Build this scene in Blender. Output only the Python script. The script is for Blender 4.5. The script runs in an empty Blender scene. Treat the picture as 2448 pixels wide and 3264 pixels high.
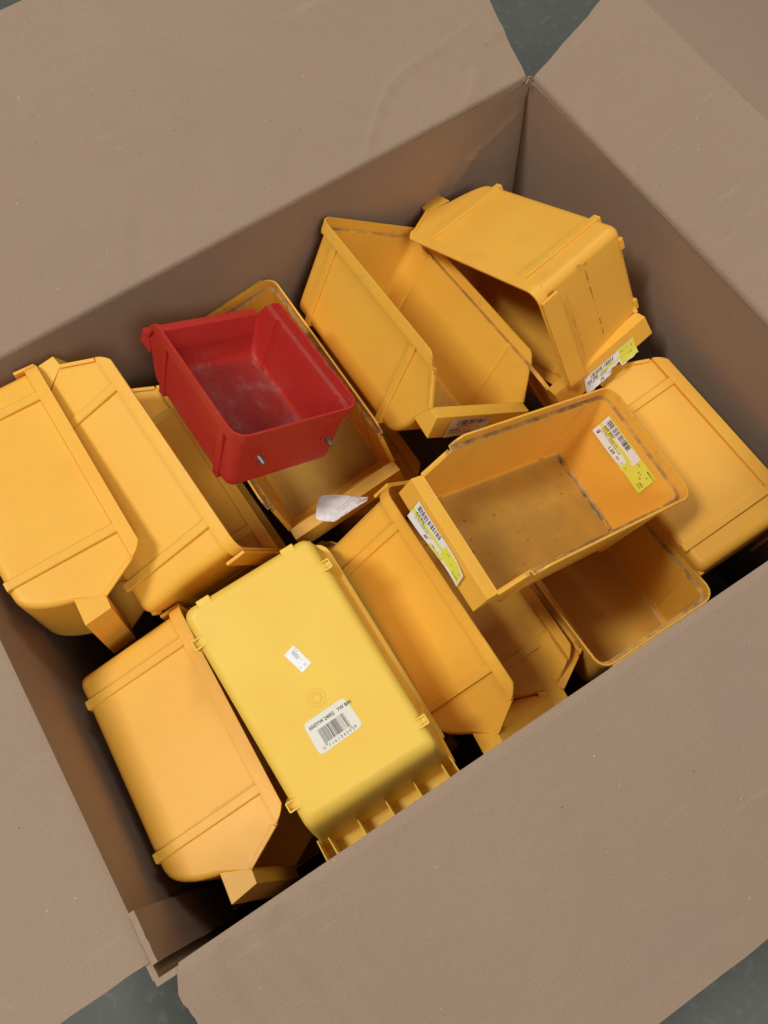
import bpy, bmesh, math, random
from mathutils import Vector, Matrix, noise
random.seed(7)
S = bpy.context.scene
COL = S.collection

# ------------------------------------------------------------------ camera
CAM_R = Matrix(((0.8426, 0.51644, -0.15269), (-0.53696, 0.78401, -0.31145), (-0.04113, 0.34442, 0.93791)))
cd = bpy.data.cameras.new('camera')
cam = bpy.data.objects.new('camera', cd)
COL.objects.link(cam)
cam.matrix_world = Matrix.Translation((0.23443, -0.00836, 1.15261)) @ CAM_R.to_4x4()
cd.sensor_fit = 'AUTO'
cd.sensor_width = 36.0
cd.lens = 2610 / 3264 * 36
cd.clip_start = 0.02
cd.clip_end = 60
S.camera = cam

# ------------------------------------------------------------------ light: warehouse ceiling lamps
w = bpy.data.worlds.new('World')
S.world = w
w.use_nodes = True
w.node_tree.nodes['Background'].inputs[0].default_value = (1.0, 0.975, 0.94, 1)
w.node_tree.nodes['Background'].inputs[1].default_value = 0.20


def lamp(loc, target, sx, sy, power, col):
    d = bpy.data.lights.new('ceiling_lamp', 'AREA')
    d.shape = 'RECTANGLE'
    d.size, d.size_y = sx, sy
    d.energy = power
    d.color = col
    o = bpy.data.objects.new('ceiling_lamp', d)
    COL.objects.link(o)
    o.location = loc
    o.rotation_euler = (Vector(target) - Vector(loc)).to_track_quat('-Z', 'Y').to_euler()
    return o


lamp((-1.5, 1.0, 4.2), (0.4, 0.3, 0.4), 0.45, 1.0, 103, (1.0, 0.965, 0.91))
lamp((2.0, 1.7, 4.2), (0.4, 0.3, 0.4), 0.45, 1.0, 44, (1.0, 0.965, 0.91))
lamp((0.4, -3.0, 4.2), (0.4, 0.3, 0.4), 1.8, 1.8, 100, (1.0, 0.965, 0.92))
S.view_settings.view_transform = 'Standard'
S.view_settings.look = 'None'
S.view_settings.exposure = -0.14
S.view_settings.gamma = 1.0

# ------------------------------------------------------------------ materials
HB = 0.45          # height of the box rim over the floor
BW, BD = 0.766, 0.574


def nodes(name):
    m = bpy.data.materials.new(name)
    m.use_nodes = True
    nt = m.node_tree
    b = nt.nodes['Principled BSDF']
    return m, nt, b


class NT:
    """small helper to write node maths"""
    def __init__(s, nt):
        s.nt = nt

    def n(s, t, **k):
        x = s.nt.nodes.new(t)
        for a, v in k.items():
            setattr(x, a, v)
        return x

    def val(s, sock, v):
        if hasattr(v, 'is_output'):
            s.nt.links.new(v, sock)
        else:
            sock.default_value = v

    def m(s, op, a, b=0.0, clamp=False):
        x = s.n('ShaderNodeMath', operation=op, use_clamp=clamp)
        s.val(x.inputs[0], a)
        s.val(x.inputs[1], b)
        return x.outputs[0]

    def noise(s, co, scale, detail=3.0, rough=0.55):
        x = s.n('ShaderNodeTexNoise')
        s.nt.links.new(co, x.inputs['Vector'])
        x.inputs['Scale'].default_value = scale
        x.inputs['Detail'].default_value = detail
        x.inputs['Roughness'].default_value = rough
        return x.outputs['Fac']

    def ramp(s, v, a, b):
        x = s.n('ShaderNodeMapRange')
        x.clamp = True
        s.val(x.inputs['Value'], v)
        x.inputs['From Min'].default_value = a
        x.inputs['From Max'].default_value = b
        return x.outputs['Result']

    def mix(s, f, a, b):
        x = s.n('ShaderNodeMix', data_type='RGBA')
        s.val(x.inputs[0], f)
        s.val(x.inputs[6], a)
        s.val(x.inputs[7], b)
        return x.outputs[2]

    def bump(s, h, strength, dist):
        x = s.n('ShaderNodeBump')
        x.inputs['Strength'].default_value = strength
        x.inputs['Distance'].default_value = dist
        s.nt.links.new(h, x.inputs['Height'])
        return x.outputs['Normal']


def plastic(name, col, H, floor_dirt=0.0, ledge_dirt=0.0, marks=0.3, seed=0.0, dirtcol=(0.20, 0.125, 0.075, 1), rough=0.42, pale=None, streak=False, blob=None):
    m, nt, b = nodes(name)
    N = NT(nt)
    tc = N.n('ShaderNodeTexCoord')
    co = tc.outputs['Object']
    mp = N.n('ShaderNodeMapping')
    mp.inputs['Location'].default_value = (seed, seed * 0.7, seed * 1.3)
    nt.links.new(co, mp.inputs['Vector'])
    cs = mp.outputs[0]
    sp = N.n('ShaderNodeSeparateXYZ')
    nt.links.new(co, sp.inputs[0])
    sn = N.n('ShaderNodeSeparateXYZ')
    nt.links.new(tc.outputs['Normal'], sn.inputs[0])
    z, nz, x = sp.outputs[2], sn.outputs[2], sp.outputs[0]
    base = (*col, 1)
    dark = (col[0] * 0.97, col[1] * 0.93, col[2] * 0.88, 1)
    c = N.mix(N.ramp(N.noise(cs, 14, 4), 0.35, 0.7), base, dark)
    # specks and rubbed marks
    sp1 = N.ramp(N.noise(cs, 210, 2, 0.4), 0.74, 0.80)
    sp2 = N.m('MULTIPLY', sp1, N.ramp(N.noise(cs, 17, 2), 0.45, 0.65))
    c = N.mix(N.m('MULTIPLY', sp2, marks), c, (0.16, 0.10, 0.05, 1))
    st = N.n('ShaderNodeMapping')
    st.inputs['Scale'].default_value = (9, 160, 25)
    st.inputs['Rotation'].default_value = (0.3, 0.2, 0.4)
    nt.links.new(cs, st.inputs['Vector'])
    scr = N.m('MULTIPLY', N.ramp(N.noise(st.outputs[0], 1.0, 2), 0.66, 0.74), N.ramp(N.noise(cs, 11, 2), 0.5, 0.7))
    c = N.mix(N.m('MULTIPLY', scr, marks * 0.45), c, (0.55, 0.36, 0.16, 1))
    smu = N.m('MULTIPLY', N.ramp(N.noise(cs, 23, 6, 0.68), 0.54, 0.72), N.ramp(N.noise(cs, 6, 2), 0.42, 0.62))
    c = N.mix(N.m('MULTIPLY', smu, marks * 0.28), c, (0.42, 0.22, 0.08, 1))
    # grime: on the inside floor, along its seam with the back wall, on the ledge under the rim
    up = N.ramp(nz, 0.55, 0.85)
    low = N.ramp(z, 0.0075, 0.0045)
    if floor_dirt:
        fl = N.m('MULTIPLY', up, low)
        g = N.m('ADD', N.m('MULTIPLY', N.noise(cs, 30, 6, 0.6), 0.55), 0.32)
        c = N.mix(N.m('MULTIPLY', N.m('MULTIPLY', fl, g), floor_dirt, True), c, (0.25, 0.175, 0.05, 1))
        pt = N.ramp(N.noise(cs, 150, 3, 0.5), 0.68, 0.74)
        c = N.mix(N.m('MULTIPLY', N.m('MULTIPLY', pt, fl), 0.75 * floor_dirt), c, (0.05, 0.04, 0.03, 1))
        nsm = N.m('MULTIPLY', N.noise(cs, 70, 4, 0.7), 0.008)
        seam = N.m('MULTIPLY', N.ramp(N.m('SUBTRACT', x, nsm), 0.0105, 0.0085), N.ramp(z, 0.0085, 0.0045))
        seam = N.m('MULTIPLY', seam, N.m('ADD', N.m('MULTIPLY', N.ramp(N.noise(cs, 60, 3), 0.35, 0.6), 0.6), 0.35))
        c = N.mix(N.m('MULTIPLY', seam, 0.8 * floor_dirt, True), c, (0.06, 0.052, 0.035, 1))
    if blob:
        dst = N.n('ShaderNodeVectorMath', operation='DISTANCE')
        nt.links.new(co, dst.inputs[0])
        dst.inputs[1].default_value = blob
        bl = N.ramp(N.m('ADD', dst.outputs['Value'], N.m('MULTIPLY', N.m('ADD', N.noise(cs, 110, 4, 0.75), N.noise(cs, 45, 2)), 0.013)), 0.0172, 0.0142)
        c = N.mix(N.m('MULTIPLY', bl, 0.9), c, (0.035, 0.035, 0.03, 1))
    if streak:
        y = sp.outputs[1]
        back = N.ramp(x, 0.0078, 0.0070)
        ln = N.m('ABSOLUTE', N.m('SUBTRACT', N.m('ADD', z, N.m('MULTIPLY', N.noise(cs, 18, 2), 0.003)), 0.0565))
        lm = N.m('MULTIPLY', N.ramp(ln, 0.0011, 0.0005), N.ramp(N.noise(cs, 95, 4, 0.75), 0.50, 0.58))
        ln2 = N.m('ABSOLUTE', N.m('SUBTRACT', z, 0.0865))
        lm2 = N.m('MULTIPLY', N.ramp(ln2, 0.0016, 0.0004), N.m('MULTIPLY', N.ramp(N.noise(cs, 50, 4, 0.7), 0.42, 0.6), 0.45))
        dst = N.n('ShaderNodeVectorMath', operation='DISTANCE')
        nt.links.new(co, dst.inputs[0])
        dst.inputs[1].default_value = (0.004, -0.058, 0.058)
        bl = N.m('MULTIPLY', N.ramp(dst.outputs['Value'], 0.010, 0.004), N.ramp(N.noise(cs, 170, 4, 0.7), 0.50, 0.58))
        mk = N.m('MAXIMUM', N.m('MAXIMUM', lm, lm2), bl)
        c = N.mix(N.m('MULTIPLY', N.m('MULTIPLY', mk, back), 0.85), c, (0.16, 0.08, 0.03, 1))
    if ledge_dirt:
        band = N.m('MULTIPLY', N.m('MULTIPLY', N.ramp(z, H - 0.0185, H - 0.0165), N.ramp(z, H - 0.003, H - 0.0055)), N.ramp(nz, 0.30, 0.55))
        g = N.ramp(N.noise(cs, 55, 5, 0.65), 0.22, 0.62)
        c = N.mix(N.m('MULTIPLY', N.m('MULTIPLY', band, g), ledge_dirt * 0.9, True), c, dirtcol)
        lo = N.m('MULTIPLY', N.ramp(z, H - 0.020, H - 0.013), N.ramp(N.noise(cs, 75, 4, 0.7), 0.55, 0.72))
        c = N.mix(N.m('MULTIPLY', lo, ledge_dirt * 0.35), c, (0.30, 0.19, 0.11, 1))
    if pale:
        msk = N.m('MULTIPLY', N.m('MULTIPLY', N.ramp(z, 0.028, 0.006), N.ramp(N.noise(cs, 26, 7, 0.72), 0.47, 0.66)), N.ramp(nz, -0.3, 0.5))
        c = N.mix(N.m('MULTIPLY', msk, 0.42), c, (*pale, 1))
        c = N.mix(N.m('MULTIPLY', N.m('MULTIPLY', up, low), 0.55), c, (0.19, 0.026, 0.022, 1))
        c = N.mix(N.m('MULTIPLY', N.m('MULTIPLY', up, N.m('MULTIPLY', low, N.m('MULTIPLY', N.ramp(N.m('ADD', N.m('MULTIPLY', N.noise(cs, 34, 10, 0.78), 0.65), N.m('MULTIPLY', N.noise(st.outputs[0], 0.8, 6, 0.75), 0.35)), 0.49, 0.60), N.ramp(N.noise(cs, 15, 3), 0.42, 0.55)))), 0.5), c, (*pale, 1))
    nt.links.new(c, b.inputs['Base Color'])
    rr = N.m('ADD', N.m('MULTIPLY', N.noise(cs, 45, 4), 0.16), rough - 0.08)
    nt.links.new(rr, b.inputs['Roughness'])
    b.inputs['IOR'].default_value = 1.46
    b.inputs['Subsurface Weight'].default_value = 0.25
    b.inputs['Subsurface Radius'].default_value = (1.0, 0.45, 0.10) if not pale else (1.0, 0.1, 0.08)
    b.inputs['Subsurface Scale'].default_value = 0.004
    b.inputs['Specular IOR Level'].default_value = 0.33
    h = N.m('ADD', N.noise(cs, 1500, 2), N.m('MULTIPLY', N.noise(cs, 22, 2), 5.0))
    nt.links.new(N.bump(h, 0.10, 0.0005), b.inputs['Normal'])
    return m


def simple(name, col, rough=0.5, metal=0.0, var=0.0, scale=60, bump=0.0):
    m, nt, b = nodes(name)
    N = NT(nt)
    co = N.n('ShaderNodeTexCoord').outputs['Object']
    if var:
        c = N.mix(N.noise(co, scale, 4), (*[v * (1 - var) for v in col], 1), (*[min(1, v * (1 + var * .4)) for v in col], 1))
        nt.links.new(c, b.inputs['Base Color'])
    else:
        b.inputs['Base Color'].default_value = (*col, 1)
    b.inputs['Roughness'].default_value = rough
    b.inputs['Metallic'].default_value = metal
    if bump:
        nt.links.new(N.bump(N.noise(co, scale * 6, 3), bump, 0.001), b.inputs['Normal'])
    return m


def cardboard(name, col):
    m, nt, b = nodes(name)
    N = NT(nt)
    co = N.n('ShaderNodeTexCoord').outputs['Object']
    c1 = N.mix(N.ramp(N.noise(co, 5, 4), 0.3, 0.7), (*col, 1), (col[0] * .90, col[1] * .885, col[2] * .86, 1))
    fib = N.noise(co, 420, 4, 0.7)
    c2 = N.mix(N.ramp(fib, 0.30, 0.72), (col[0] * .86, col[1] * .85, col[2] * .83, 1), c1)
    stn = N.ramp(N.noise(co, 13, 5, 0.62), 0.50, 0.74)
    c2 = N.mix(N.m('MULTIPLY', stn, 0.5), c2, (col[0] * .80, col[1] * .83, col[2] * .88, 1))
    gr = N.noise(co, 900, 2, 0.6)
    c2 = N.mix(N.ramp(gr, 0.52, 0.75), c2, (min(1, col[0] * 1.07), col[1] * 1.075, col[2] * 1.08, 1))
    mot = N.noise(co, 46, 5, 0.7)
    c2 = N.mix(N.ramp(mot, 0.50, 0.72), c2, (col[0] * .90, col[1] * .89, col[2] * .87, 1))
    sm = N.n('ShaderNodeMapping')
    sm.inputs['Scale'].default_value = (6, 75, 30)
    sm.inputs['Rotation'].default_value = (0.0, 0.2, 0.9)
    nt.links.new(co, sm.inputs['Vector'])
    scf = N.m('MULTIPLY', N.ramp(N.noise(sm.outputs[0], 1.0, 5, 0.65), 0.60, 0.74), N.ramp(N.noise(co, 5, 2), 0.45, 0.62))
    c2 = N.mix(N.m('MULTIPLY', scf, 0.30), c2, (min(1, col[0] * 1.3), col[1] * 1.33, col[2] * 1.36, 1))
    # pale and dark fibre specks
    lt = N.ramp(N.noise(co, 260, 2, 0.4), 0.775, 0.80)
    c3 = N.mix(N.m('MULTIPLY', lt, 0.55), c2, (0.62, 0.52, 0.42, 1))
    dk = N.ramp(N.noise(co, 230, 2, 0.4), 0.215, 0.19)
    c4 = N.mix(N.m('MULTIPLY', dk, 0.7), c3, (0.07, 0.05, 0.04, 1))
    # faint flute lines that print through the liner
    nt.links.new(c4, b.inputs['Base Color'])
    b.inputs['Roughness'].default_value = 0.82
    b.inputs['Specular IOR Level'].default_value = 0.25
    wv = N.n('ShaderNodeTexWave')
    wv.inputs['Scale'].default_value = 55
    wv.inputs['Distortion'].default_value = 1.2
    nt.links.new(co, wv.inputs['Vector'])
    h = N.m('ADD', N.m('MULTIPLY', wv.outputs['Fac'], 0.12), N.m('ADD', N.m('MULTIPLY', fib, 0.5), N.m('MULTIPLY', N.noise(co, 9, 3), 6.0)))
    nt.links.new(N.bump(h, 0.35, 0.0008), b.inputs['Normal'])
    return m


KRAFT = (0.352, 0.252, 0.180)
M_card = cardboard('kraft_cardboard', KRAFT)
M_edge = simple('torn_cardboard_edge', (0.36, 0.26, 0.17), 0.9, var=0.5, scale=240, bump=0.6)
M_white = simple('white_paper', (0.86, 0.86, 0.85), 0.45, var=0.04, scale=80)
M_cream = simple('cream_paper', (0.76, 0.72, 0.62), 0.5, var=0.05, scale=80)
M_dirtypaper = simple('crumpled_paper', (0.84, 0.81, 0.80), 0.38, var=0.25, scale=70, bump=0.3)
M_lime = simple('yellow_label_print', (0.82, 0.80, 0.09), 0.45, var=0.10, scale=120)
M_ink = simple('black_ink', (0.025, 0.024, 0.026), 0.5)
M_greyink = simple('grey_ink', (0.20, 0.20, 0.20), 0.5)
M_steel = simple('screw_steel', (0.30, 0.28, 0.27), 0.55, 1.0, var=0.3, scale=300)


# ------------------------------------------------------------------ mesh helpers
def link(name, me, mat=None, parent=None, label=None, cat=None, group=None, kind=None):
    o = bpy.data.objects.new(name, me)
    COL.objects.link(o)
    if mat and me and not me.materials:
        me.materials.append(mat)
    if parent:
        o.parent = parent
    if label:
        o['label'] = label
    if cat:
        o['category'] = cat
    if group:
        o['group'] = group
    if kind:
        o['kind'] = kind
    return o


def finish(bm, name, solid=0.0, offset=-1.0, bevel=0.0, angle=36, recalc=True):
    """bmesh -> mesh with thickness, softened edges and sharp edges by angle"""
    if recalc:
        bmesh.ops.recalc_face_normals(bm, faces=bm.faces)
    me = bpy.data.meshes.new(name)
    bm.to_mesh(me)
    bm.free()
    if solid or bevel:
        me.shade_smooth()
        t = bpy.data.objects.new('tmp', me)
        COL.objects.link(t)
        if solid:
            s = t.modifiers.new('s', 'SOLIDIFY')
            s.thickness = solid
            s.offset = offset
            s.use_even_offset = False
        if bevel:
            b = t.modifiers.new('b', 'BEVEL')
            b.width = bevel
            b.segments = 2
            b.limit_method = 'ANGLE'
            b.angle_limit = math.radians(50)
            wn = t.modifiers.new('w', 'WEIGHTED_NORMAL')
            wn.weight = 90
            wn.keep_sharp = False
        dg = bpy.context.evaluated_depsgraph_get()
        me2 = bpy.data.meshes.new_from_object(t.evaluated_get(dg))
        bpy.data.objects.remove(t)
        bpy.data.meshes.remove(me)
        me = me2
        me.name = name
    if not bevel:
        me.shade_smooth()
        me.set_sharp_from_angle(angle=math.radians(angle))
    return me


def add_box(bm, x0, x1, y0, y1, z0, z1):
    v = [bm.verts.new((x, y, z)) for x in (x0, x1) for y in (y0, y1) for z in (z0, z1)]
    for f in ((0, 1, 3, 2), (4, 6, 7, 5), (0, 4, 5, 1), (2, 3, 7, 6), (0, 2, 6, 4), (1, 5, 7, 3)):
        bm.faces.new([v[i] for i in f])


def lerp(a, b, t):
    return a + (b - a) * t


# ------------------------------------------------------------------ the stacking bin
KEYS = ['L', 'W', 'H', 'xr', 'xn', 'zn', 'xlt', 'zlt', 'xlb', 'zlb', 'wl', 'xb', 'wb', 'zatt', 'xatt', 'rb', 'rf', 'wft', 'xbf']
T_WALL = 0.0021
BAND = 0.013


class Bin:
    def __init__(s, vals):
        s.__dict__.update(zip(KEYS, vals))
        s.k = s.H / 0.1212
        s.wt = s.W - 0.0104
        s.wb += 0.004 if s.wb > .1265 and s.L > .25 else 0.008

    def hw(s, z):
        return lerp(s.wb, s.wt, z / s.H) / 2

    def xback(s, z):
        return lerp(s.xb, 0.0052, z / s.H)

    def bez(s, z):
        x0 = s.rf + 0.011
        p0, p1, p2 = (x0, 0), (x0 + 0.021 * s.k, 0.002), (s.xatt, s.zatt)
        lo, hi = 0.0, 1.0
        for _ in range(40):
            t = (lo + hi) / 2
            zz = 2 * t * (1 - t) * p1[1] + t * t * p2[1]
            if zz < z:
                lo = t
            else:
                hi = t
        t = (lo + hi) / 2
        return (1 - t) ** 2 * p0[0] + 2 * t * (1 - t) * p1[0] + t * t * p2[0]

    def xfront(s, z):
        if z <= s.zatt:
            return s.bez(z)
        if z <= s.zn:
            return lerp(s.xatt, s.xn - 0.004, (z - s.zatt) / (s.zn - s.zatt))
        # sloping cut with a rounded top corner
        t = (z - s.zn) / (s.H - s.zn)
        x = lerp(s.xn - 0.004, s.xr, t)
        r = 0.010
        d = s.H - z
        if d < r:
            x -= (r - d) ** 2 / r * 0.55
        return x

    def row(s, z, off, inset):
        """one horizontal loop: front left -> back -> front right (U part), then the front part"""
        hw = s.hw(z) + off - inset
        xb = s.xback(z) - off + inset
        xf = s.xfront(z)
        low = z <= s.zn + 1e-6
        rc = (0.006 * (1 - (z / s.zn) ** 2) + 0.0012) if low else 0.0
        rc0 = 0.0012
        r = 0.0105 + off - min(inset, 0.004)
        xs = [xf - (rc if low else rc0)]
        half = []
        g, pj = (0.0018, 0.0005) if off == 0 else (0.0, 0.0)
        cand = [(s.rf + 0.0047, 0), (s.rf + 0.0035, g), (s.rf - 0.0035, g), (s.rf - 0.0047, pj), (lerp(s.rf, s.rb, .33), pj), (lerp(s.rf, s.rb, .66), pj),
                (s.rb + 0.0047, pj), (s.rb + 0.0035, g), (s.rb - 0.0035, g), (s.rb - 0.0047, 0)]
        half.append((xs[0], hw))
        for i, (x, j) in enumerate(cand):
            half.append((min(x, xs[0] - 0.0003 * (i + 1)), hw + j))
        cx, cy = xb + r, hw - r
        for i in range(5):
            a = math.pi / 2 * i / 4
            half.append((cx - r * math.sin(a), cy + r * math.cos(a)))
        U = [(x, y, z) for x, y in half] + [(xb, hw * .4, z), (xb, 0, z), (xb, -hw * .4, z)] + [(x, -y, z) for x, y in reversed(half)]
        F = []
        if low:
            arc = []
            for i in range(1, 4):
                a = math.pi / 2 * i / 3
                arc.append((xf - rc + rc * math.sin(a), hw - rc + rc * math.cos(a)))
            F = [(x, -y, z) for x, y in arc] + [(xf, -hw * .45, z), (xf, 0, z), (xf, hw * .45, z)] + [(x, y, z) for x, y in reversed(arc)]
        return U, F

    def body(s):
        bm = bmesh.new()
        r = 0.0085
        rows = []
        for th in (0, 25, 50, 72, 90):
            a = math.radians(th)
            rows.append((r * (1 - math.cos(a)), 0.0, r * (1 - math.sin(a))))
        zs = [lerp(r, s.zatt, t) for t in (.12, .32, .5, .68, .85, 1)] + [lerp(s.zatt, s.zn, .5), s.zn]
        zs += [lerp(s.zn, s.H - BAND - .0004, t) for t in (.02, .25, .5, .75, 1)]
        rows += [(z, 0, 0) for z in zs]
        rows += [(s.H - BAND + .0004, .0048, 0), (s.H - BAND + .003, .0050, 0), (s.H - .007, .0050, 0), (s.H - .004, .0050, 0), (s.H - .002, .0050, 0), (s.H, .0050, 0)]
        prev = None
        for i, (z, off, ins) in enumerate(rows):
            U, F = s.row(z, off, ins)
            vu = [bm.verts.new(p) for p in U]
            vf = [bm.verts.new(p) for p in F]
            if i == 0:
                bm.faces.new(vu + vf)
            else:
                pu, pf = prev
                for a in range(len(vu) - 1):
                    bm.faces.new((pu[a], pu[a + 1], vu[a + 1], vu[a]))
                if vf:
                    A, B = [pu[-1]] + pf + [pu[0]], [vu[-1]] + vf + [vu[0]]
                    for a in range(len(A) - 1):
                        bm.faces.new((A[a], A[a + 1], B[a + 1], B[a]))
            prev = (vu, vf)
        return finish(bm, 'shell', T_WALL, -1.0, 0.0005, 34)

    def label_holder(s):
        bm = bmesh.new()
        hn = s.hw(s.zn) - .0004
        ha = s.hw(s.zatt) - .0004
        hw_ = hn + .0006
        hl = hn + .0013
        n = 8

        def strip(f, g):
            A = [bm.verts.new(f(i / n)) for i in range(n + 1)]
            B = [bm.verts.new(g(i / n)) for i in range(n + 1)]
            for i in range(n):
                bm.faces.new((A[i], A[i + 1], B[i + 1], B[i]))
            return A, B
        A, B = strip(lambda t: (s.xn - .0058, lerp(-hw_, hw_, t), s.zn - .0002), lambda t: (s.xlt, lerp(-hl, hl, t), s.zlt))
        C = [bm.verts.new((s.xlb, lerp(-hl, hl, i / n), s.zlb)) for i in range(n + 1)]
        for i in range(n):
            bm.faces.new((B[i], B[i + 1], C[i + 1], C[i]))
        for k, sg in ((0, -1), (n, 1)):
            pa, pb, pc = A[k].co, B[k].co, C[k].co
            nn = (pb - pa).cross(pc - pa)
            ax_, az_ = s.xatt - .002, s.zatt - .001
            ay_ = pa.y - (nn.x * (ax_ - pa.x) + nn.z * (az_ - pa.z)) / nn.y
            a = bm.verts.new((ax_, ay_, az_))
            bm.faces.new((A[k], B[k], C[k], a) if sg < 0 else (a, C[k], B[k], A[k]))
        return finish(bm, 'label_holder', 0.0018, 0.0, 0.0004, 34)

    def rib(s, xc, sg):
        bm = bmesh.new()
        hwid = 0.0046
        prev = None
        top = s.H - BAND + .0006
        for z in (0.0, 0.0025, 0.006, 0.012, s.H * .35, s.H * .7, top):
            yo = lerp(s.wft / 2, s.W / 2 - .0012, z / s.H)
            ins = 0.0
            if z < .0085:
                ins = .0085 - math.sqrt(max(0, .0085 ** 2 - (.0085 - z) ** 2))
            yi = s.hw(z) - ins - .0006
            b = 0.0008
            P = [(xc - hwid, yi), (xc - hwid, yo - b), (xc - hwid + b, yo), (xc + hwid - b, yo), (xc + hwid, yo - b), (xc + hwid, yi)]
            V = [bm.verts.new((x, sg * y, z)) for x, y in P]
            if prev:
                for a in range(5):
                    f = (prev[a], prev[a + 1], V[a + 1], V[a])
                    bm.faces.new(f if sg < 0 else f[::-1])
            prev = V
        zc = .0050
        yi, yo = s.hw(zc) - .004, lerp(s.wft / 2, s.W / 2 - .0012, zc / s.H) - .0002
        bm.faces.new([bm.verts.new((xc + a_, sg * y_, zc)) for a_, y_ in ((-.0044, yi), (-.0044, yo), (.0044, yo), (.0044, yi))])
        bm.normal_update()
        me = finish(bm, 'rib', 0.0013, -1.0, 0.0, 30, recalc=False)
        return me

    def edge_flange(s, sg):
        bm = bmesh.new()
        prev = None
        n = 7
        for i in range(n + 1):
            z = lerp(s.zn + .0005, s.H - BAND - .0012, i / n)
            x, y = s.xfront(z) - .0009, s.hw(z)
            dz, dx = .0034 * .62, .0034 * .78
            o = .0026
            P = [(x + .0006, y - .0009, z + .0002), (x + .0006, y + o, z + .0002), (x - dx, y + o, z - dz), (x - dx, y - .0009, z - dz)]
            V = [bm.verts.new((a, sg * b_, c_)) for a, b_, c_ in P]
            if prev:
                for a in range(4):
                    bm.faces.new((prev[a], prev[(a + 1) % 4], V[(a + 1) % 4], V[a]))
            else:
                bm.faces.new(V)
            prev = V
        bm.faces.new(prev[::-1])
        return finish(bm, 'edge_flange', 0, 0, 0.0006, 34)

    def hanger(s):
        bm = bmesh.new()
        h = s.W / 2 - .013
        d = 0.023 * s.k
        z0, z1 = s.H - d, s.H - .0012
        add_box(bm, -.0032, .0003, -h, h, z0, z1)
        return finish(bm, 'hanger_lip', 0, 0, 0.0007, 34)

    def foot(s, y):
        bm = bmesh.new()
        x = s.xback(0)
        add_box(bm, x - .0014, x + .006, y - .0065, y + .0065, .0006, .0058)
        return finish(bm, 'foot_tab', 0, 0, 0.0007, 34)

    def gusset(s, y):
        bm = bmesh.new()
        P = [(s.xatt + .0006, s.zatt + .001), (s.xn - .0062, s.zn - .002), (s.xlt - .0004, s.zlt - .002), (s.xlb - .0015, s.zlb + .003)]
        for dy in (-.0008, .0008):
            pass
        A = [bm.verts.new((x, y - .0008, z)) for x, z in P]
        B = [bm.verts.new((x, y + .0008, z)) for x, z in P]
        bm.faces.new(A)
        bm.faces.new(B[::-1])
        for i in range(len(P)):
            j = (i + 1) % len(P)
            bm.faces.new((A[i], B[i], B[j], A[j]))
        return finish(bm, 'gusset', 0, 0, 0, 34)


def make_bin(M, t, vals, mat, label, cat='bin', group=None, name='storage_bin', gussets=False, plain_back=False):
    b = Bin(vals)
    root = bpy.data.objects.new(name, None)
    COL.objects.link(root)
    root.empty_display_size = 0.03
    root.matrix_world = Matrix.Translation(t) @ Matrix(M).to_4x4()
    root['label'] = label
    root['category'] = cat
    if group:
        root['group'] = group
    link('shell', b.body(), mat, root)
    link('label_holder', b.label_holder(), mat, root)
    for sg in (1, -1):
        link('edge_flange', b.edge_flange(sg), mat, root)
    if not plain_back:
        link('hanger_lip', b.hanger(), mat, root)
    for xc in (b.rb, b.rf):
        for sg in (1, -1):
            link('rib', b.rib(xc, sg), mat, root)
    for y in () if plain_back else (-b.wb * .33, b.wb * .33):
        link('foot_tab', b.foot(y), mat, root)
    if gussets:
        for i in range(5):
            link('gusset', b.gusset(lerp(-b.wb * .46, b.wb * .46, i / 4)), mat, root)
    return root, b


# ------------------------------------------------------------------ labels stuck on the bins
_fonts = {}


def text_tris(body, bold=0.0):
    """flat text as triangles in its own plane, origin at the left of the baseline, cap height about 0.7"""
    key = (body, bold)
    if key not in _fonts:
        cu = bpy.data.curves.new('t', 'FONT')
        cu.body = body
        cu.size = 1.0
        cu.resolution_u = 2
        cu.offset = bold
        o = bpy.data.objects.new('t', cu)
        COL.objects.link(o)
        dg = bpy.context.evaluated_depsgraph_get()
        me = bpy.data.meshes.new_from_object(o.evaluated_get(dg))
        bpy.data.objects.remove(o)
        vs = [tuple(v.co) for v in me.vertices]
        fs = [tuple(p.vertices) for p in me.polygons]
        bpy.data.meshes.remove(me)
        w = max((v[0] for v in vs), default=1)
        _fonts[key] = (vs, fs, w)
    return _fonts[key]


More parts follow.
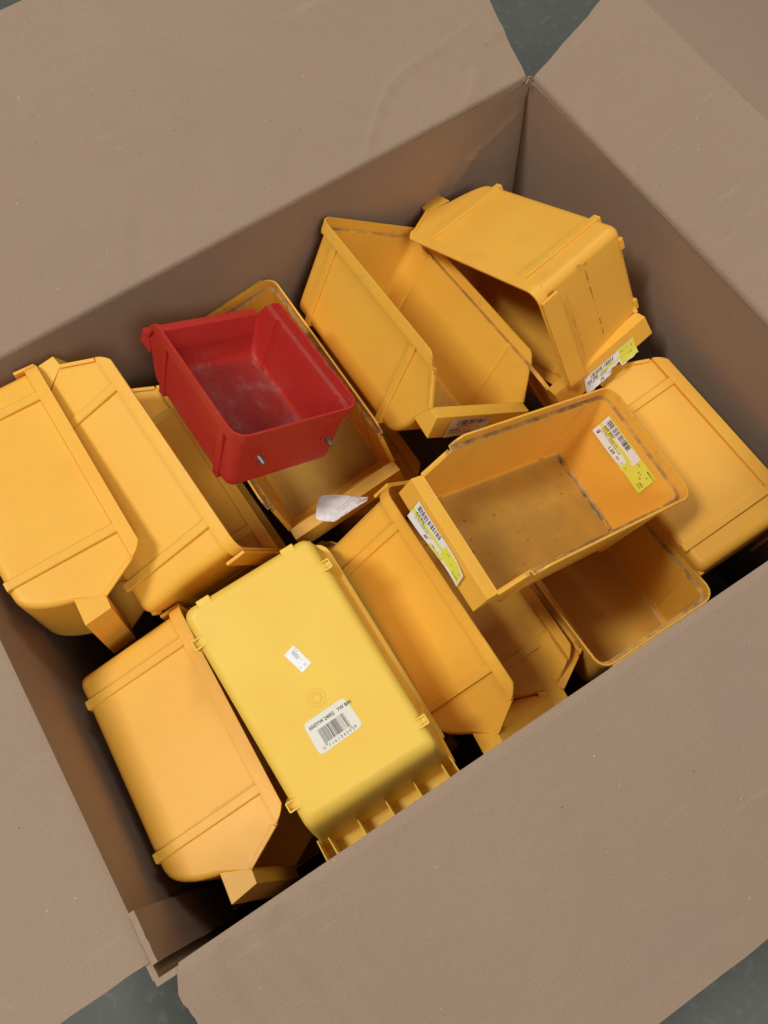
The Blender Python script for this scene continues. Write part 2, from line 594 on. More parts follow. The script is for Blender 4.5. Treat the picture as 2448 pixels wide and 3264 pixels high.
class Label:
    """a sticker on a quad given in the bin's own space: corners top-left, top-right, bottom-right, bottom-left as read"""
    def __init__(s, root, corners, out, name='price_label', curl=None, w=None):
        s.c = [Vector(c) for c in corners]
        s.root, s.curl = root, curl
        n = (s.c[1] - s.c[0]).cross(s.c[3] - s.c[0]).normalized()
        s.n = n if n.dot(Vector(out)) > 0 else -n
        s.name = name
        s.w = (s.c[1] - s.c[0]).length
        s.h = (s.c[3] - s.c[0]).length

    def at(s, u, v, lift=0.0):
        a = s.c[0].lerp(s.c[1], u)
        b = s.c[3].lerp(s.c[2], u)
        p = a.lerp(b, v)
        d = s.curl(u, v) if s.curl else 0.0
        return p + s.n * (0.0003 + d + lift)

    def paper(s, mat, outline=None, nu=24, nv=8, label=None):
        bm = bmesh.new()
        lo = outline or (lambda u: (0.0, 1.0))
        R = []
        for i in range(nu + 1):
            u = i / nu
            a, b = lo(u)
            R.append([bm.verts.new(s.at(u, lerp(a, b, j / nv))) for j in range(nv + 1)])
        for i in range(nu):
            for j in range(nv):
                bm.faces.new((R[i][j], R[i][j + 1], R[i + 1][j + 1], R[i + 1][j]))
        bm.normal_update()
        if sum((f.normal.dot(s.n) for f in bm.faces)) < 0:
            bmesh.ops.reverse_faces(bm, faces=bm.faces)
        me = finish(bm, s.name, 0.00016, -1.0, 0, 40, recalc=False)
        s.obj = link(s.name, me, mat, s.root, label)
        return s.obj

    def shapes(s, name, polys, mat, lift=0.00006):
        """print: polygons in label coordinates"""
        bm = bmesh.new()
        for p in polys:
            f = [bm.verts.new(s.at(u, v, lift)) for u, v in p]
            bm.faces.new(f)
        me = bpy.data.meshes.new(name)
        bm.normal_update()
        for f in bm.faces:
            if f.normal.dot(s.n) < 0:
                f.normal_flip()
        bm.to_mesh(me)
        bm.free()
        return link(name, me, mat, s.obj)

    def patch(s, name, u0, u1, v0, v1, mat, lift=0.00004, wob=0.0, seed=0):
        n = 14
        bm = bmesh.new()
        prev = None
        for i in range(n + 1):
            u = lerp(u0, u1, i / n)
            d0 = wob * noise.noise((u * 9, seed, 0))
            d1 = wob * noise.noise((u * 9, seed + 5, 0))
            V = [bm.verts.new(s.at(u, lerp(v0 + d0, v1 + d1, j / 3), lift)) for j in range(4)]
            if prev:
                for j in range(3):
                    bm.faces.new((prev[j], prev[j + 1], V[j + 1], V[j]))
            prev = V
        me = bpy.data.meshes.new(name)
        bm.to_mesh(me)
        bm.free()
        return link(name, me, mat, s.obj)

    def write(s, lines, mat, name='lettering', lift=0.00010):
        """lines: (text, u, v of the baseline, letter height as a share of the label height, bold, width squeeze, rotation)"""
        bm = bmesh.new()
        for ln in lines:
            body, u0, v0, hh = ln[:4]
            bold = ln[4] if len(ln) > 4 else 0.0
            sq = ln[5] if len(ln) > 5 else 1.0
            rot = ln[6] if len(ln) > 6 else 0.0
            vs, fs, wd = text_tris(body, bold)
            k = hh * s.h / 0.7
            ca, sa = math.cos(rot), math.sin(rot)
            V = []
            for x, y, _ in vs:
                px, py = x * k * sq, y * k
                px, py = px * ca - py * sa, px * sa + py * ca
                V.append(bm.verts.new(s.at(u0 + px / s.w, v0 - py / s.h, lift)))
            for f in fs:
                try:
                    bm.faces.new([V[i] for i in f])
                except ValueError:
                    pass
        me = bpy.data.meshes.new(name)
        bm.to_mesh(me)
        bm.free()
        return link(name, me, mat, s.obj)

    def barcode(s, u0, u1, v0, v1, seed, n=58, name='barcode', guards=0.0):
        rng = random.Random(seed)
        polys = []
        cells = []
        tot = 0
        for i in range(n):
            k = rng.choice((1, 1, 2, 2, 3, 4) if i % 2 else (1, 1, 1, 2, 2, 3))
            cells.append(k)
            tot += k
        x = 0
        for i, k in enumerate(cells):
            if i % 2 == 0:
                a, b = lerp(u0, u1, x / tot), lerp(u0, u1, (x + k) / tot)
                g = guards if (i < 4 or i > n - 5) else 0.0
                polys.append(((a, v0), (b, v0), (b, v1 + g), (a, v1 + g)))
            x += k
        return s.shapes(name, polys, M_ink, 0.0001)


# ------------------------------------------------------------------ the cardboard box
box = bpy.data.objects.new('cardboard_box', None)
COL.objects.link(box)
box.location = (BW / 2, BD / 2, 0)
box['label'] = 'open brown cardboard box full of plastic bins, its flaps folded out'
box['category'] = 'box'
BOX_INV = Matrix.Translation((-BW / 2, -BD / 2, 0))


def sheet(name, f, nu, nv, thick, parent=box, mat=M_card, label=None, up=None):
    """a cardboard sheet through f(u, v) (the inner face), thickness away from `up`"""
    bm = bmesh.new()
    R = [[bm.verts.new(Vector(f(i / nu, j / nv)) - Vector((BW / 2, BD / 2, 0))) for j in range(nv + 1)] for i in range(nu + 1)]
    for i in range(nu):
        for j in range(nv):
            bm.faces.new((R[i][j], R[i + 1][j], R[i + 1][j + 1], R[i][j + 1]))
    bm.normal_update()
    if sum(fc.normal.dot(Vector(up)) for fc in bm.faces) < 0:
        bmesh.ops.reverse_faces(bm, faces=bm.faces)
    me = finish(bm, name, thick, -1.0, 0, 40, recalc=False)
    return link(name, me, mat, parent, label)


def nz(x, y, s=0.0):
    return noise.noise((x, y, s))


def ridge(p, a, b, wdt):
    """height of a pressed crease running from a to b"""
    ax, ay = a
    bx, by = b
    t = ((p[0] - ax) * (bx - ax) + (p[1] - ay) * (by - ay)) / ((bx - ax) ** 2 + (by - ay) ** 2)
    if t < -0.02 or t > 1.02:
        return 0.0
    fade = max(0.0, min(1, (t + .02) * 14, (1.02 - t) * 14))
    cx, cy = lerp(ax, bx, t), lerp(ay, by, t)
    wv = .0022 * nz(cx * 45, cy * 45, 9)
    d = math.hypot(p[0] - cx, p[1] - cy) * (1 if (p[0] - cx) * (by - ay) - (p[1] - cy) * (bx - ax) > 0 else -1) + wv
    return fade * (math.exp(-(d / wdt) ** 2) if d > 0 else math.exp(-(d / (wdt * 2.6)) ** 2))


TH = 0.005
# walls: inner faces, a little bowed and uneven
sheet('wall', lambda u, v: (lerp(-.004, BW + .004, u), BD + .003 * math.sin(math.pi * u) + .0035 * nz(u * 4, v * 3, 1) * (1 - v ** 6) - .0016 * ridge((u * BW, v * HB), (.755, .408), (.680, .375), .0045) - .0016 * ridge((u * BW, v * HB), (.690, .380), (.655, .33), .0045) + .0022 * ridge((u * BW, v * HB), (.765, .43), (.735, .25), .010), (HB - .0035) * v), 260, 150, TH, up=(0, -1, 0))
sheet('wall', lambda u, v: (lerp(-.004, BW + .004, u), 0 - .004 * math.sin(math.pi * u) + .002 * nz(u * 4, v * 3, 2), (HB - .0035) * v), 60, 30, TH, up=(0, 1, 0))
sheet('wall', lambda u, v: (0 - .001 * math.sin(math.pi * u) + .002 * nz(u * 4, v * 3, 3), lerp(0, BD, u), (HB - .0035) * v), 40, 30, TH, up=(1, 0, 0))
sheet('wall', lambda u, v: (BW + .002 * math.sin(math.pi * u) + .003 * nz(u * 4, v * 3, 4) * (1 - v ** 4), lerp(0, BD, u), (HB - .0035) * v), 40, 30, TH, up=(-1, 0, 0))
sheet('base', lambda u, v: (lerp(-.004, BW + .004, u), lerp(-.004, BD + .004, v), 0.012), 2, 2, TH, up=(0, 0, 1))


def flap(name, origin, along, outv, ang, length, span, ends=(None, None), tip=None, bumps=(), nu=90, nv=40, amp=.0016, seed=0, label=None, gap=0.0012):
    O, A = Vector(origin), Vector(along)
    a = math.radians(ang)
    V = Vector(outv) * math.cos(a) + Vector((0, 0, math.sin(a)))
    Nn = A.cross(V)
    if Nn.z < 0:
        Nn = -Nn
    e0 = ends[0] or (lambda v: 0.0)
    e1 = ends[1] or (lambda v: 0.0)

    def f(u, v):
        d = v * (length + (tip(u) if tip else 0.0))
        s = lerp(e0(d), span - e1(d), u)
        h = amp * nz(s * 5, d * 5, seed) + sum(k * ridge((s, d), p, q, w_) for p, q, w_, k in bumps)
        # the rounded fold at the crease
        r = .004
        drop = -0.0036 * max(0.0, 1 - d / .005) ** 2 + gap
        return O + A * s + V * d + Nn * (h * min(1, d / .01) + drop)
    return sheet(name, f, nu, nv, .0045, up=Nn, label=label)


def rag(scale, amp, seed):
    return lambda d: amp * (nz(d * scale, 0, seed) + .6 * nz(d * scale * 2.7, 3, seed))


flap('flap', (0, BD, HB), (1, 0, 0), (0, 1, 0), 28, .287, BW - .003, (None, lambda d: .001 + rag(40, .0012, 4)(d)),
bumps=(((.735, .080), (.672, .070), .0030, .0009), ((.680, .072), (.645, .069), .0030, .0011), ((.650, .070), (.606, .060), .0030, .0012), ((.612, .062), (.588, .046), .0030, .0010), ((.592, .048), (.566, .022), .0030, .0011), ((.572, .026), (.545, .004), .0030, .0009), ((.714, .035), (.683, .004), .006, .0014), ((.755, .05), (.74, .16), .012, .0012), ((.30, .05), (.12, .18), .03, .0015), ((.44, .16), (.36, .03), .02, -.0010)), nu=440, nv=170, seed=1)
flap('flap', (0, 0, HB), (1, 0, 0), (0, -1, 0), -25, .288, BW, (lambda d: .018 - .012 * min(1, d / .02) + rag(60, .0022, 7)(d) - .02 * max(0, d - .02), None),
     tip=lambda u: .002 * nz(u * 18, 0, 5), bumps=tuple((((.035 + .022 * i), .01), ((.045 + .03 * i), .25), .007, .0020 * (-1) ** i) for i in range(5)), nu=150, nv=60, seed=2)
flap('flap', (0, 0, HB), (0, 1, 0), (-1, 0, 0), -8, .287, BD, (lambda d: .013 + rag(30, .0008, 3)(d), None), bumps=(((.0, .12), (.25, .16), .02, .0014),), seed=3)
RA = 33
flap('flap', (BW, 0, HB), (0, 1, 0), (1, 0, 0), RA, .128, BD, (None, lambda d: .004 - .035 * max(0, d - .035) + rag(34, .0012, 6)(d)), tip=lambda u: -.010 * (1 - u) + .0005 * nz(u * 22, 1, 8), seed=4)
# the far panel of the right flap, folded over along a second crease
_a = math.radians(RA)
fo = (BW + .117 * math.cos(_a), 0, HB + .117 * math.sin(_a) - .013)
flap('folded_flap_panel', fo, (0, 1, 0), (1, 0, 0), -20, .34, BD + .01, seed=6, gap=0.0)


def shards(name, base, n, spread, seed, size=.008):
    """loose fibres and torn liner at a ripped corner"""
    rng = random.Random(seed)
    bm = bmesh.new()
    for _ in range(n):
        c = Vector(base) + Vector((rng.uniform(-1, 1) * spread[0], rng.uniform(-1, 1) * spread[1], rng.uniform(-1, 1) * spread[2])) - Vector((BW / 2, BD / 2, 0))
        d = Vector((rng.uniform(-1, 1), rng.uniform(-1, 1), rng.uniform(-.2, .8))).normalized()
        e = d.orthogonal().normalized()
        L_, W_ = size * rng.uniform(.5, 1.3), size * rng.uniform(.25, .6)
        k = 4
        prev = None
        for i in range(k + 1):
            t = i / k
            p = c + d * L_ * t + d.cross(e) * .003 * math.sin(t * 3)
            ww = W_ * (1 - t * .75) * rng.uniform(.7, 1.2)
            V = (bm.verts.new(p - e * ww), bm.verts.new(p + e * ww))
            if prev:
                bm.faces.new((prev[0], prev[1], V[1], V[0]))
            prev = V
    me = finish(bm, name, .0009, 0, 0, 40)
    return link(name, me, M_edge, box)


shards('torn_corner', (BW - .004, BD - .004, HB + .001), 5, (.006, .004, .001), 5, .0038)
# glue tab of the box inside the front left corner
sheet('glue_tab', lambda u, v: (.0068 + .001 * nz(u * 3, v * 4, 3), lerp(.010, .052, u) + .001 * nz(v * 9, u, 5), lerp(.06, HB + .0045 + .0012 * nz(u * 9, 1, 2), v)), 8, 24, .0048, up=(1, 0, 0))

# ------------------------------------------------------------------ floor
m, nt, b = nodes('grey_green_concrete')
N = NT(nt)
co = N.n('ShaderNodeTexCoord').outputs['Object']
c = N.mix(N.ramp(N.noise(co, 6, 6, .6), .3, .7), (0.072, 0.081, 0.068, 1), (0.094, 0.104, 0.088, 1))
c = N.mix(N.m('MULTIPLY', N.ramp(N.noise(co, 70, 4), .55, .7), .5), c, (0.16, 0.17, 0.15, 1))
nt.links.new(c, b.inputs['Base Color'])
b.inputs['Roughness'].default_value = 0.55
nt.links.new(N.bump(N.noise(co, 40, 5), .2, .002), b.inputs['Normal'])
bm = bmesh.new()
for q in ((-6, -6), (7, -6), (7, 7), (-6, 7)):
    bm.verts.new((*q, 0))
bm.faces.new(bm.verts)
link('floor', finish(bm, 'floor'), m, kind='structure')

# ------------------------------------------------------------------ the bins
ORANGE = (0.88, 0.465, 0.062)
LEMON = (0.87, 0.565, 0.095)
RED = (0.47, 0.028, 0.020)
BINS = {
'A':([[0.0085, -0.1361, 0.9907], [-0.9964, 0.0819, 0.0198], [-0.0838, -0.9873, -0.135]],[0.0099, 0.562, 0.3911],[0.2713, 0.1508, 0.1227, 0.2295, 0.2601, 0.0727, 0.2668, 0.0713, 0.2697, 0.045, 0.1453, 0.0073, 0.1209, 0.0479, 0.2441, 0.039, 0.2002, 0.1341, 0.2025]),
'B':([[-0.047, -0.2934, 0.9548], [0.9885, -0.1511, 0.0022], [0.1436, 0.944, 0.2971]],[0.126, 0.2881, 0.3184],[0.282, 0.1507, 0.1204, 0.2385, 0.2704, 0.0713, 0.2773, 0.0699, 0.2803, 0.0442, 0.1452, 0.0075, 0.1209, 0.047, 0.2537, 0.0405, 0.2081, 0.134, 0.2105]),
'C':([[-0.0109, 0.0934, 0.9956], [-0.995, -0.1002, -0.0015], [0.0996, -0.9906, 0.094]],[0.022, 0.2782, 0.2846],[0.2711, 0.1511, 0.1241, 0.2293, 0.2599, 0.0735, 0.2666, 0.0721, 0.2695, 0.0455, 0.1456, 0.0072, 0.1212, 0.0484, 0.2439, 0.0389, 0.2, 0.1344, 0.2024]),
'E':([[-0.005, -0.999, 0.0454], [-0.984, 0.013, 0.1776], [-0.178, -0.0438, -0.9831]],[0.2125, 0.2507, 0.4529],[0.2713, 0.1589, 0.122, 0.2295, 0.2601, 0.0723, 0.2668, 0.0709, 0.2696, 0.0447, 0.1531, 0.0073, 0.1275, 0.0476, 0.2441, 0.0389, 0.2001, 0.1414, 0.2025]),
'F':([[-0.0074, 0.6464, 0.7629], [-0.9977, 0.0461, -0.0488], [-0.0667, -0.7616, 0.6446]],[0.3288, 0.2784, 0.2564],[0.2788, 0.1511, 0.12, 0.2358, 0.2673, 0.0711, 0.2742, 0.0697, 0.2771, 0.044, 0.1456, 0.0075, 0.1212, 0.0468, 0.2508, 0.04, 0.2057, 0.1344, 0.2081]),
'I':([[0.0215, 0.0171, 0.9996], [-0.9913, 0.1306, 0.0191], [-0.1302, -0.9913, 0.0198]],[0.3591, 0.2781, 0.2052],[0.276, 0.151, 0.1212, 0.2334, 0.2646, 0.0717, 0.2714, 0.0704, 0.2743, 0.0444, 0.1455, 0.0074, 0.1211, 0.0473, 0.2483, 0.0396, 0.2036, 0.1343, 0.206]),
'H':([[0.006, -0.999, 0.0436], [0.9983, 0.0085, 0.0575], [-0.0578, 0.0432, 0.9974]],[0.5351, -0.0033, 0.1822],[0.276, 0.151, 0.1212, 0.2334, 0.2646, 0.0717, 0.2714, 0.0704, 0.2743, 0.0444, 0.1455, 0.0074, 0.1211, 0.0473, 0.2483, 0.0396, 0.2036, 0.1343, 0.206]),
'G':([[-0.8947, -0.0395, 0.4449], [0.0174, -0.9984, -0.0536], [0.4463, -0.0402, 0.894]],[0.6078, 0.1833, 0.2188],[0.2775, 0.1529, 0.119, 0.2347, 0.266, 0.0705, 0.2729, 0.0691, 0.2758, 0.0436, 0.1473, 0.0074, 0.1226, 0.0464, 0.2497, 0.0398, 0.2047, 0.136, 0.2071]),
'J':([[-0.0159, -0.135, 0.9907], [0.9998, -0.0152, 0.0139], [0.0131, 0.9907, 0.1353]],[0.6313, 0.0247, 0.2303],[0.2679, 0.151, 0.1231, 0.2266, 0.2568, 0.0729, 0.2634, 0.0715, 0.2663, 0.0452, 0.1455, 0.0072, 0.1211, 0.048, 0.241, 0.0385, 0.1976, 0.1343, 0.1999]),
'K':([[-0.0255, 0.8041, 0.5939], [-0.9876, -0.1123, 0.1097], [0.1549, -0.5837, 0.797]],[0.4756, 0.5504, 0.2783],[0.2823, 0.154, 0.1164, 0.2388, 0.2707, 0.0689, 0.2776, 0.0676, 0.2806, 0.0427, 0.1485, 0.0075, 0.1236, 0.0454, 0.254, 0.0405, 0.2083, 0.137, 0.2107]),
'L':([[-0.1097, 0.1522, -0.9822], [0.8848, -0.4354, -0.1663], [-0.4529, -0.8873, -0.087]],[0.7296, 0.321, 0.4023],[0.2683, 0.1488, 0.1229, 0.2269, 0.2572, 0.0728, 0.2638, 0.0714, 0.2666, 0.0451, 0.1434, 0.0072, 0.1193, 0.0479, 0.2413, 0.0385, 0.1979, 0.1324, 0.2002]),
'M':([[0.0047, 0.9922, -0.1244], [-1.0, 0.0055, 0.0065], [0.0071, 0.1243, 0.9922]],[0.3511, 0.5707, 0.2347],[0.2737, 0.1476, 0.1214, 0.2315, 0.2624, 0.0719, 0.2691, 0.0705, 0.272, 0.0445, 0.1422, 0.0073, 0.1184, 0.0474, 0.2462, 0.0393, 0.2019, 0.1313, 0.2043]),
'N':([[-0.0333, -0.0356, 0.9988], [0.9917, -0.1255, 0.0286], [0.1244, 0.9915, 0.0395]],[0.1367, 0.2968, 0.2492],[0.2705, 0.148, 0.1187, 0.2288, 0.2593, 0.0703, 0.266, 0.069, 0.2688, 0.0435, 0.1426, 0.0072, 0.1187, 0.0463, 0.2433, 0.0388, 0.1996, 0.1316, 0.2019]),
'R':([[-0.03, -0.8854, 0.4638], [0.9967, 0.0083, 0.0804], [-0.075, 0.4647, 0.8823]],[0.2915, 0.3263, 0.4043],[0.1903, 0.1398, 0.0807, 0.161, 0.1825, 0.0478, 0.1872, 0.0469, 0.1892, 0.0296, 0.1347, 0.0051, 0.1121, 0.0315, 0.1712, 0.0273, 0.1404, 0.1244, 0.1421]),
}
STD = BINS['H'][2]
SIDE_R = [[0.0, 0.0, 1.0], [-1.0, 0.0, 0.0], [0.0, -1.0, 0.0]]           # on its side, front towards the near wall
BINS['P'] = (SIDE_R, [0.335, 0.555, HB - .295], STD)
BINS['Q'] = ([[0, -1, 0], [-1, 0, 0], [0, 0, -1]], [0.077, 0.292, HB - .236], STD)
BINS['X'] = ([[-0.009, 0.9705, -0.2411], [-0.8854, 0.1043, 0.4529], [0.4647, 0.2175, 0.8583]], [0.7067, 0.5059, 0.1202], STD)
BINS['T'] = ([[0, 1, 0], [-1, 0, 0], [0, 0, 1]], [0.241, 0.299, HB - .322], STD)
CAMP = Vector((0.23443, -0.00836, 1.15261))
for k_ in ('W', 'wl', 'wb', 'wft'):
    BINS['M'][2][KEYS.index(k_)] *= 1.025
for k_, f_ in (('G', .96), ('H', 1.03), ('X', .955)):
    m_, t_, v_ = BINS[k_]
    BINS[k_] = (m_, list(CAMP + (Vector(t_) - CAMP) * f_), [x * f_ for x in v_])

GRP = 'yellow plastic stacking bins piled in the box'
# letter: (label, colour, floor grime, ledge grime, marks)
INFO = {
'A': ('yellow bin on its side against the left wall, leftmost of the pile', ORANGE, 0, 0, .25),
'B': ('yellow bin on its side between the leftmost bin and the red bin', ORANGE, 0, 0, .25),
'C': ('yellow bin on its side in the near left corner, left of the upside-down bin', ORANGE, 0, 0, .3),
'E': ('lemon yellow bin lying upside down with a white barcode sticker on its bottom', LEMON, 0, 0, .15),
'F': ('tilted yellow bin between the upside-down bin and the bin with two price labels', ORANGE, 0, .3, .35),
'I': ('shaded yellow bin on its side below the lip of the bin with two price labels', ORANGE, 0, .4, .4),
'H': ('upright yellow bin with a dark empty inside at the near edge, below the two-label bin', ORANGE, .5, 1.0, .4),
'G': ('open yellow bin with a grimy floor and two yellow and white price labels', ORANGE, 1.0, 1.0, .5),
'J': ('yellow bin on its side along the right wall, rightmost of the pile', ORANGE, 0, 0, .35),
'K': ('tilted open yellow bin right of the red bin, one price label on its front lip', ORANGE, .8, .8, .45),
'L': ('yellow bin tipped over in the far right corner, its scuffed back end facing out', ORANGE, 0, 0, .8),
'M': ('upright grimy yellow bin under the red bin, a torn white label on its lip', ORANGE, .9, 1.0, .5),
'N': ('shaded yellow bin on its side, half hidden left of and below the red bin', ORANGE, 0, 0, .35),
'P': ('yellow bin deep in the pile, seen in the gap below the tilted open bin', ORANGE, 0, .3, .4),
'Q': ('dark yellow bin at the bottom of the near left corner of the box', ORANGE, 0, 0, .4),
'X': ('yellow bin under the tipped corner bin, its price-labelled front lip sticking out', ORANGE, .5, .6, .4),
'T': ('yellow bin deep in the pile, its curved rim peeking out behind the upside-down bin', ORANGE, .5, .3, .4),
}
made = {}
for i, (k, (lab, col, fd, ld, mk)) in enumerate(INFO.items()):
    M_, t_, v_ = BINS[k]
    shade = 1 + .04 * math.sin(i * 2.3)
    c_ = (col[0] * min(1, shade), col[1] * shade, col[2])
    mat = plastic('lemon_plastic' if k == 'E' else 'yellow_plastic', c_, v_[2], fd, ld, mk, seed=i * 3.7, streak=(k == 'L'), blob={'G': (.0125, -.001, .003), 'K': (.0145, .03, .003)}.get(k))
    made[k] = make_bin(M_, t_, v_, mat, lab, 'bin', GRP, gussets=k in 'EAC')
M_, t_, v_ = BINS['R']
redm = plastic('red_plastic', RED, v_[2], 0, .8, .0, seed=9.1, dirtcol=(0.22, 0.07, 0.06, 1), rough=.40, pale=(.36, .25, .23))
made['R'] = make_bin(M_, t_, v_, redm, 'small red bin with two screws in its end, lying on top of the yellow bins', 'bin', plain_back=True)

# screws through the back wall of the red bin
rr, rb_ = made['R']
for y, z in ((.0355, .0425), (-.043, .0400)):
    bm = bmesh.new()
    prof = [(0.0062, .0001), (0.0058, -.0012), (.0030, -.0024), (.0030, -.0060), (.0026, -.0066), (.0026, -.0112), (.0021, -.0120), (0.0, -.0120)]
    ns = 16
    x0 = rb_.xback(z)
    rings = []
    for r_, d_ in prof:
        rings.append([bm.verts.new((x0 + d_, y + r_ * math.cos(a * 2 * math.pi / ns), z + r_ * math.sin(a * 2 * math.pi / ns))) for a in range(ns)] if r_ > 0 else [bm.verts.new((x0 + d_, y, z))])
    for a, c2 in zip(rings, rings[1:]):
        for q in range(ns):
            if len(c2) > 1:
                bm.faces.new((a[q], a[(q + 1) % ns], c2[(q + 1) % ns], c2[q]))
            else:
                bm.faces.new((a[q], a[(q + 1) % ns], c2[0]))
    me = finish(bm, 'screw', 0, 0, 0, 34)
    o = link('screw', me, None, rr)
    me.materials.append(redm)
    me.materials.append(M_steel)
    for p in me.polygons:
        if p.center.x < x0 - .0026:
            p.material_index = 1

# moulding gate mark on the bottom of the upside-down bin
er, eb = made['E']
bm = bmesh.new()
gx, gy = .1339, .0019
ns = 28
prev = None
for r_, z_ in ((.0088, .0002), (.0084, -.0004), (.0072, -.0004), (.0068, .0001), (.0052, .0001), (.0047, -.0011), (.0032, -.0012), (.0028, -.0003), (.0006, -.0002)):
    V = [bm.verts.new((gx + r_ * math.cos(a * 2 * math.pi / ns), gy + r_ * math.sin(a * 2 * math.pi / ns), z_)) for a in range(ns)]
    if prev:
        for q in range(ns):
            bm.faces.new((prev[q], prev[(q + 1) % ns], V[(q + 1) % ns], V[q]))
    prev = V
link('moulding_mark', finish(bm, 'moulding_mark', 0, 0, 0, 50), er.children[0].data.materials[0], er)

# stickers on the upside-down bin
DN = (0, 0, -1)


def round_rect(r, asp):
    def f(u):
        d = min(u, 1 - u)
        if d >= r:
            return (0, 1)
        e = (r - math.sqrt(max(0, r * r - (r - d) ** 2))) * asp
        return (e, 1 - e)
    return f


lb = Label(er, ((.1473, .0238, 0), (.1461, -.0190, 0), (.1754, -.0209, 0), (.1779, .0242, 0)), DN, 'barcode_sticker')
# corners as read: the text runs from the left rim side to the right
lb.paper(M_cream, round_rect(.10, 1.45), nu=40)
lb.barcode(.20, .80, .36, .80, 11, 59, guards=.08)
lb.write([('6565YW 24002   YW BIN', .07, .26, .105, .022, .86), ('0', .12, .93, .085, .0), ('7 1 6 1 7', .245, .945, .085, 0, 1.0), ('2 4 0 0 2', .515, .945, .085, 0, 1.0), ('8', .84, .93, .085, 0)], M_ink)
lp = Label(er, ((.0847, -.0045, 0), (.1060, -.0100, 0), (.1093, .0010, 0), (.0879, .0068, 0)), DN, 'price_sticker')
lp.paper(M_white, nu=6, nv=3)
lp.write([('90050', .12, .56, .33, .0, .62), ('0', .60, .40, .17, .0, .8), ('11', .80, .50, .2, .02, .7), ('.', .80, .82, .3, .03)], M_greyink)
lp.shapes('rule', [((.08, .12), (.30, .10), (.30, .135), (.08, .155))], M_greyink)


def lime_label(L_, num, code, price, tail, seed, dollar=True):
    L_.barcode(.05, .50, .05, .30, seed, 46)
    L_.write([(num, .06, .48, .115, .025, 1.05), (code, .07, .585, .075, .004, .8), ('1/2" PVC SCH40 SLIP CAP', .07, .685, .075, .004, .98), (price, .30, .89, .135, .03, 1.0), ('EA', .46, .87, .095, .012, 1.0), ('01', .56, .84, .075, .004), ('A', .64, .84, .075, .006)] + tail, M_ink)
    if dollar:
        L_.write([('$', .045, .86, .16, .03, 1.0)], M_ink)
    L_.write([('8 12345 09502 7'.replace(' ', ''), .12, .38, .055, 0, 1.0)], M_greyink, 'small_print')


gr, gb = made['G']
# on the inside of the back wall
off = T_WALL + .0006


def gback(y, z):
    y, z = y * .96, z * .96
    return (gb.xback(z) + off, y, z)


lg = Label(gr, (gback(-.0500, .0990), gback(.0390, .0985), gback(.0390, .0680), gback(-.0520, .0680)), (1, 0, 0), curl=lambda u, v: .0004 + .0006 * math.sin(u * 7) * v)
lg.paper(M_white, lambda u: (0.0, 1.0) if u < .66 else (0.02, 1.0), nu=30)
lg.patch('yellow_print', .0, .64, .42, .60, M_lime, wob=.06, seed=1)
lg.patch('yellow_print', .0, .66, .0, .045, M_lime, wob=.02, seed=2)
lg.patch('yellow_print', .52, 1.0, .93, .99, M_lime, wob=.02, seed=2)
lg.patch('yellow_print', .69, 1.0, .0, 1.0, M_lime, seed=3)
lg.patch('yellow_print', .60, .70, .50, 1.0, M_lime, wob=.08, seed=4)
lime_label(lg, '439 207', 'PVC 02117  0600HA  KE', '1.59', [('500', .70, .28, .07, .0, .9), ('0 7', .79, .48, .08, .014), ('10', .84, .60, .08, .014), ('88/2', .90, .72, .08, .014), ('1591', .88, .85, .08, .014), ('409013', .855, .16, .09, .018), ('K', .91, .34, .08, .014)], 21)
# on the front lip
fl = Label(gr, ((.2742, -.0470, .0640), (.2742, .0390, .0650), (.2762, .0425, .0470), (.2766, -.0460, .0390)), (1, 0, .2), curl=lambda u, v: .0009 + (.0035 * max(0, (u - .72) / .28) ** 2) + .0005 * math.sin(u * 9) * v)
# set it proud of the lip panel
for i_, c_ in enumerate(fl.c):
    c_.y *= .96
    c_.z *= .96
    tt = (c_.z - gb.zlb) / (gb.zlt - gb.zlb)
    c_.x = lerp(gb.xlb, gb.xlt, tt) + .0012


def torn(u):
    return (0.0, 1.0) if u < .62 else (lerp(0, .06, (u - .62) / .38), lerp(.98, .90, (u - .62) / .38) + .03 * nz(u * 30, 1, 1))


fl.paper(M_white, torn, nu=40)
fl.patch('yellow_print', .0, .62, .40, .58, M_lime, wob=.06, seed=7)
fl.patch('yellow_print', .60, .985, .10, .80, M_lime, wob=.08, seed=8)
fl.patch('yellow_print', .42, .66, .80, .97, M_lime, wob=.04, seed=9)
lime_label(fl, '419 416', 'PVC 02116  0600HA  CE', '.89', [('500', .67, .34, .08, 0, .9), ('10', .77, .52, .08, .004), ('1EA', .84, .72, .08, .004), ('020', .91, .66, .085, .008), ('K', .93, .40, .08, .008)], 33, False)
# label on the lip of the tilted bin
kr, kb = made['K']
kl = Label(kr, ((.2778, -.0480, .0655), (.2778, .0130, .0648), (.2800, .0060, .0490), (.2804, -.0500, .0430)), (1, 0, .2), curl=lambda u, v: .0008 + .0004 * math.sin(u * 8))
for c_ in kl.c:
    tt = (c_.z - kb.zlb) / (kb.zlt - kb.zlb)
    c_.x = lerp(kb.xlb, kb.xlt, tt) + .0012
M_pinkpaper = simple('faded_paper', (0.66, 0.50, 0.42), 0.5, var=0.2, scale=70)
kl.paper(M_pinkpaper, lambda u: (0.0, 1.0 + .05 * nz(u * 12, 2, 2)), nu=20)
kl.barcode(.16, .86, .04, .34, 44, 46)
kl.write([('426 841', .05, .66, .14, .02, 1.0), ('0 12345 09502', .25, .47, .07, .0, 1.0), ('KE', .72, .64, .1, .0), ('1/2" PVC SCH40', .05, .82, .10, .004, .9), ('TF 0600HA', .45, .93, .10, .0, .9)], M_ink)
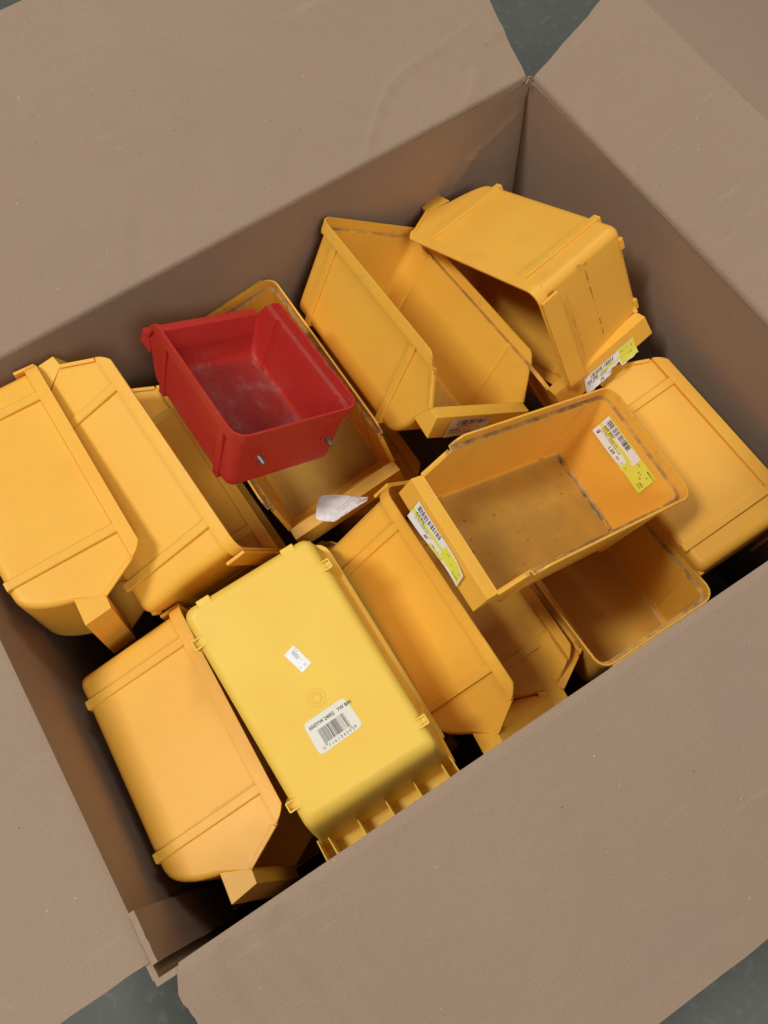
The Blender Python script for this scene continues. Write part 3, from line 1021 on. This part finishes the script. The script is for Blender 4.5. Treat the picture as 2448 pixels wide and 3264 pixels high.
# label on the lip of the bin under the tipped one
Xr, Xb = made['X']
ll = Label(Xr, ((.2726, -.0300, .0612), (.2727, .0447, .0600), (.2747, .0430, .0400), (.2745, -.0360, .0410)), (1, 0, .2), curl=lambda u, v: .0008 + .0022 * max(0, v - .5) ** 2 * (1 + .8 * math.sin(u * 9)))
for c_ in ll.c:
    c_.y *= .955
    c_.z *= .955
    tt = (c_.z - Xb.zlb) / (Xb.zlt - Xb.zlb)
    c_.x = lerp(Xb.xlb, Xb.xlt, tt) + .0012
ll.paper(M_white, lambda u: (0.0 if u < .68 else -.06, (1.0 if u < .50 else (.72 if u < .68 else 1.04)) + .05 * nz(u * 13, 3, 3)), nu=50)
ll.patch('yellow_print', .69, 1.0, -.04, 1.0, M_lime, seed=5)
ll.patch('yellow_print', .20, .70, .38, .54, M_lime, wob=.10, seed=6)
ll.barcode(.12, .58, .06, .32, 55, 46)
ll.write([('223 508', .04, .50, .15, .03, 1.0), ('1/2" PVC 02118', .05, .64, .10, .004, 1.0), ('0600HA', .30, .56, .10, .004), ('SLIP ELL', .30, .70, .09, .004), ('.79', .26, .94, .17, .03), ('EA', .44, .88, .1, .012), ('1192', .84, .70, .10, .01), ('10', .72, .25, .10, .01), ('K', .93, .34, .10, .01)], M_ink)
# torn, crumpled label hanging on the lip of the grimy bin
mr, mb = made['M']
bm = bmesh.new()
n1, n2 = 24, 12
TOPE = [(.2421, -.0207), (.2582, .0015), (.2662, .0092), (.2766, .0229)]
BOTE = [(.2639, -.0397), (.2785, -.0238), (.2790, -.0022), (.2800, .0195)]


def along(P, u):
    x = u * (len(P) - 1)
    i = min(int(x), len(P) - 2)
    return Vector(P[i]).lerp(Vector(P[i + 1]), x - i)


G_ = []
for i in range(n1 + 1):
    u = i / n1
    row = []
    for j in range(n2 + 1):
        v = j / n2
        e = max(0, .09 - u) / .09
        vv = lerp(v, lerp(.10, .90, v), e * e)
        p = along(TOPE, u).lerp(along(BOTE, u), vv)
        cr = abs(nz(u * 5 + v * 2, v * 3, 2)) * .0050 * min(1, u * 3) + abs(math.sin(u * 4.2 + v * 1.6)) * .0010
        row.append(bm.verts.new((p.x, p.y, mb.zlt + .0030 + cr + .0015 * (1 - u) * math.sin(v * 3.1))))
    G_.append(row)
for i in range(n1):
    for j in range(n2):
        bm.faces.new((G_[i][j], G_[i + 1][j], G_[i + 1][j + 1], G_[i][j + 1]))
link('torn_label', finish(bm, 'torn_label', .0002, 0, 0, 25), M_dirtypaper, mr)
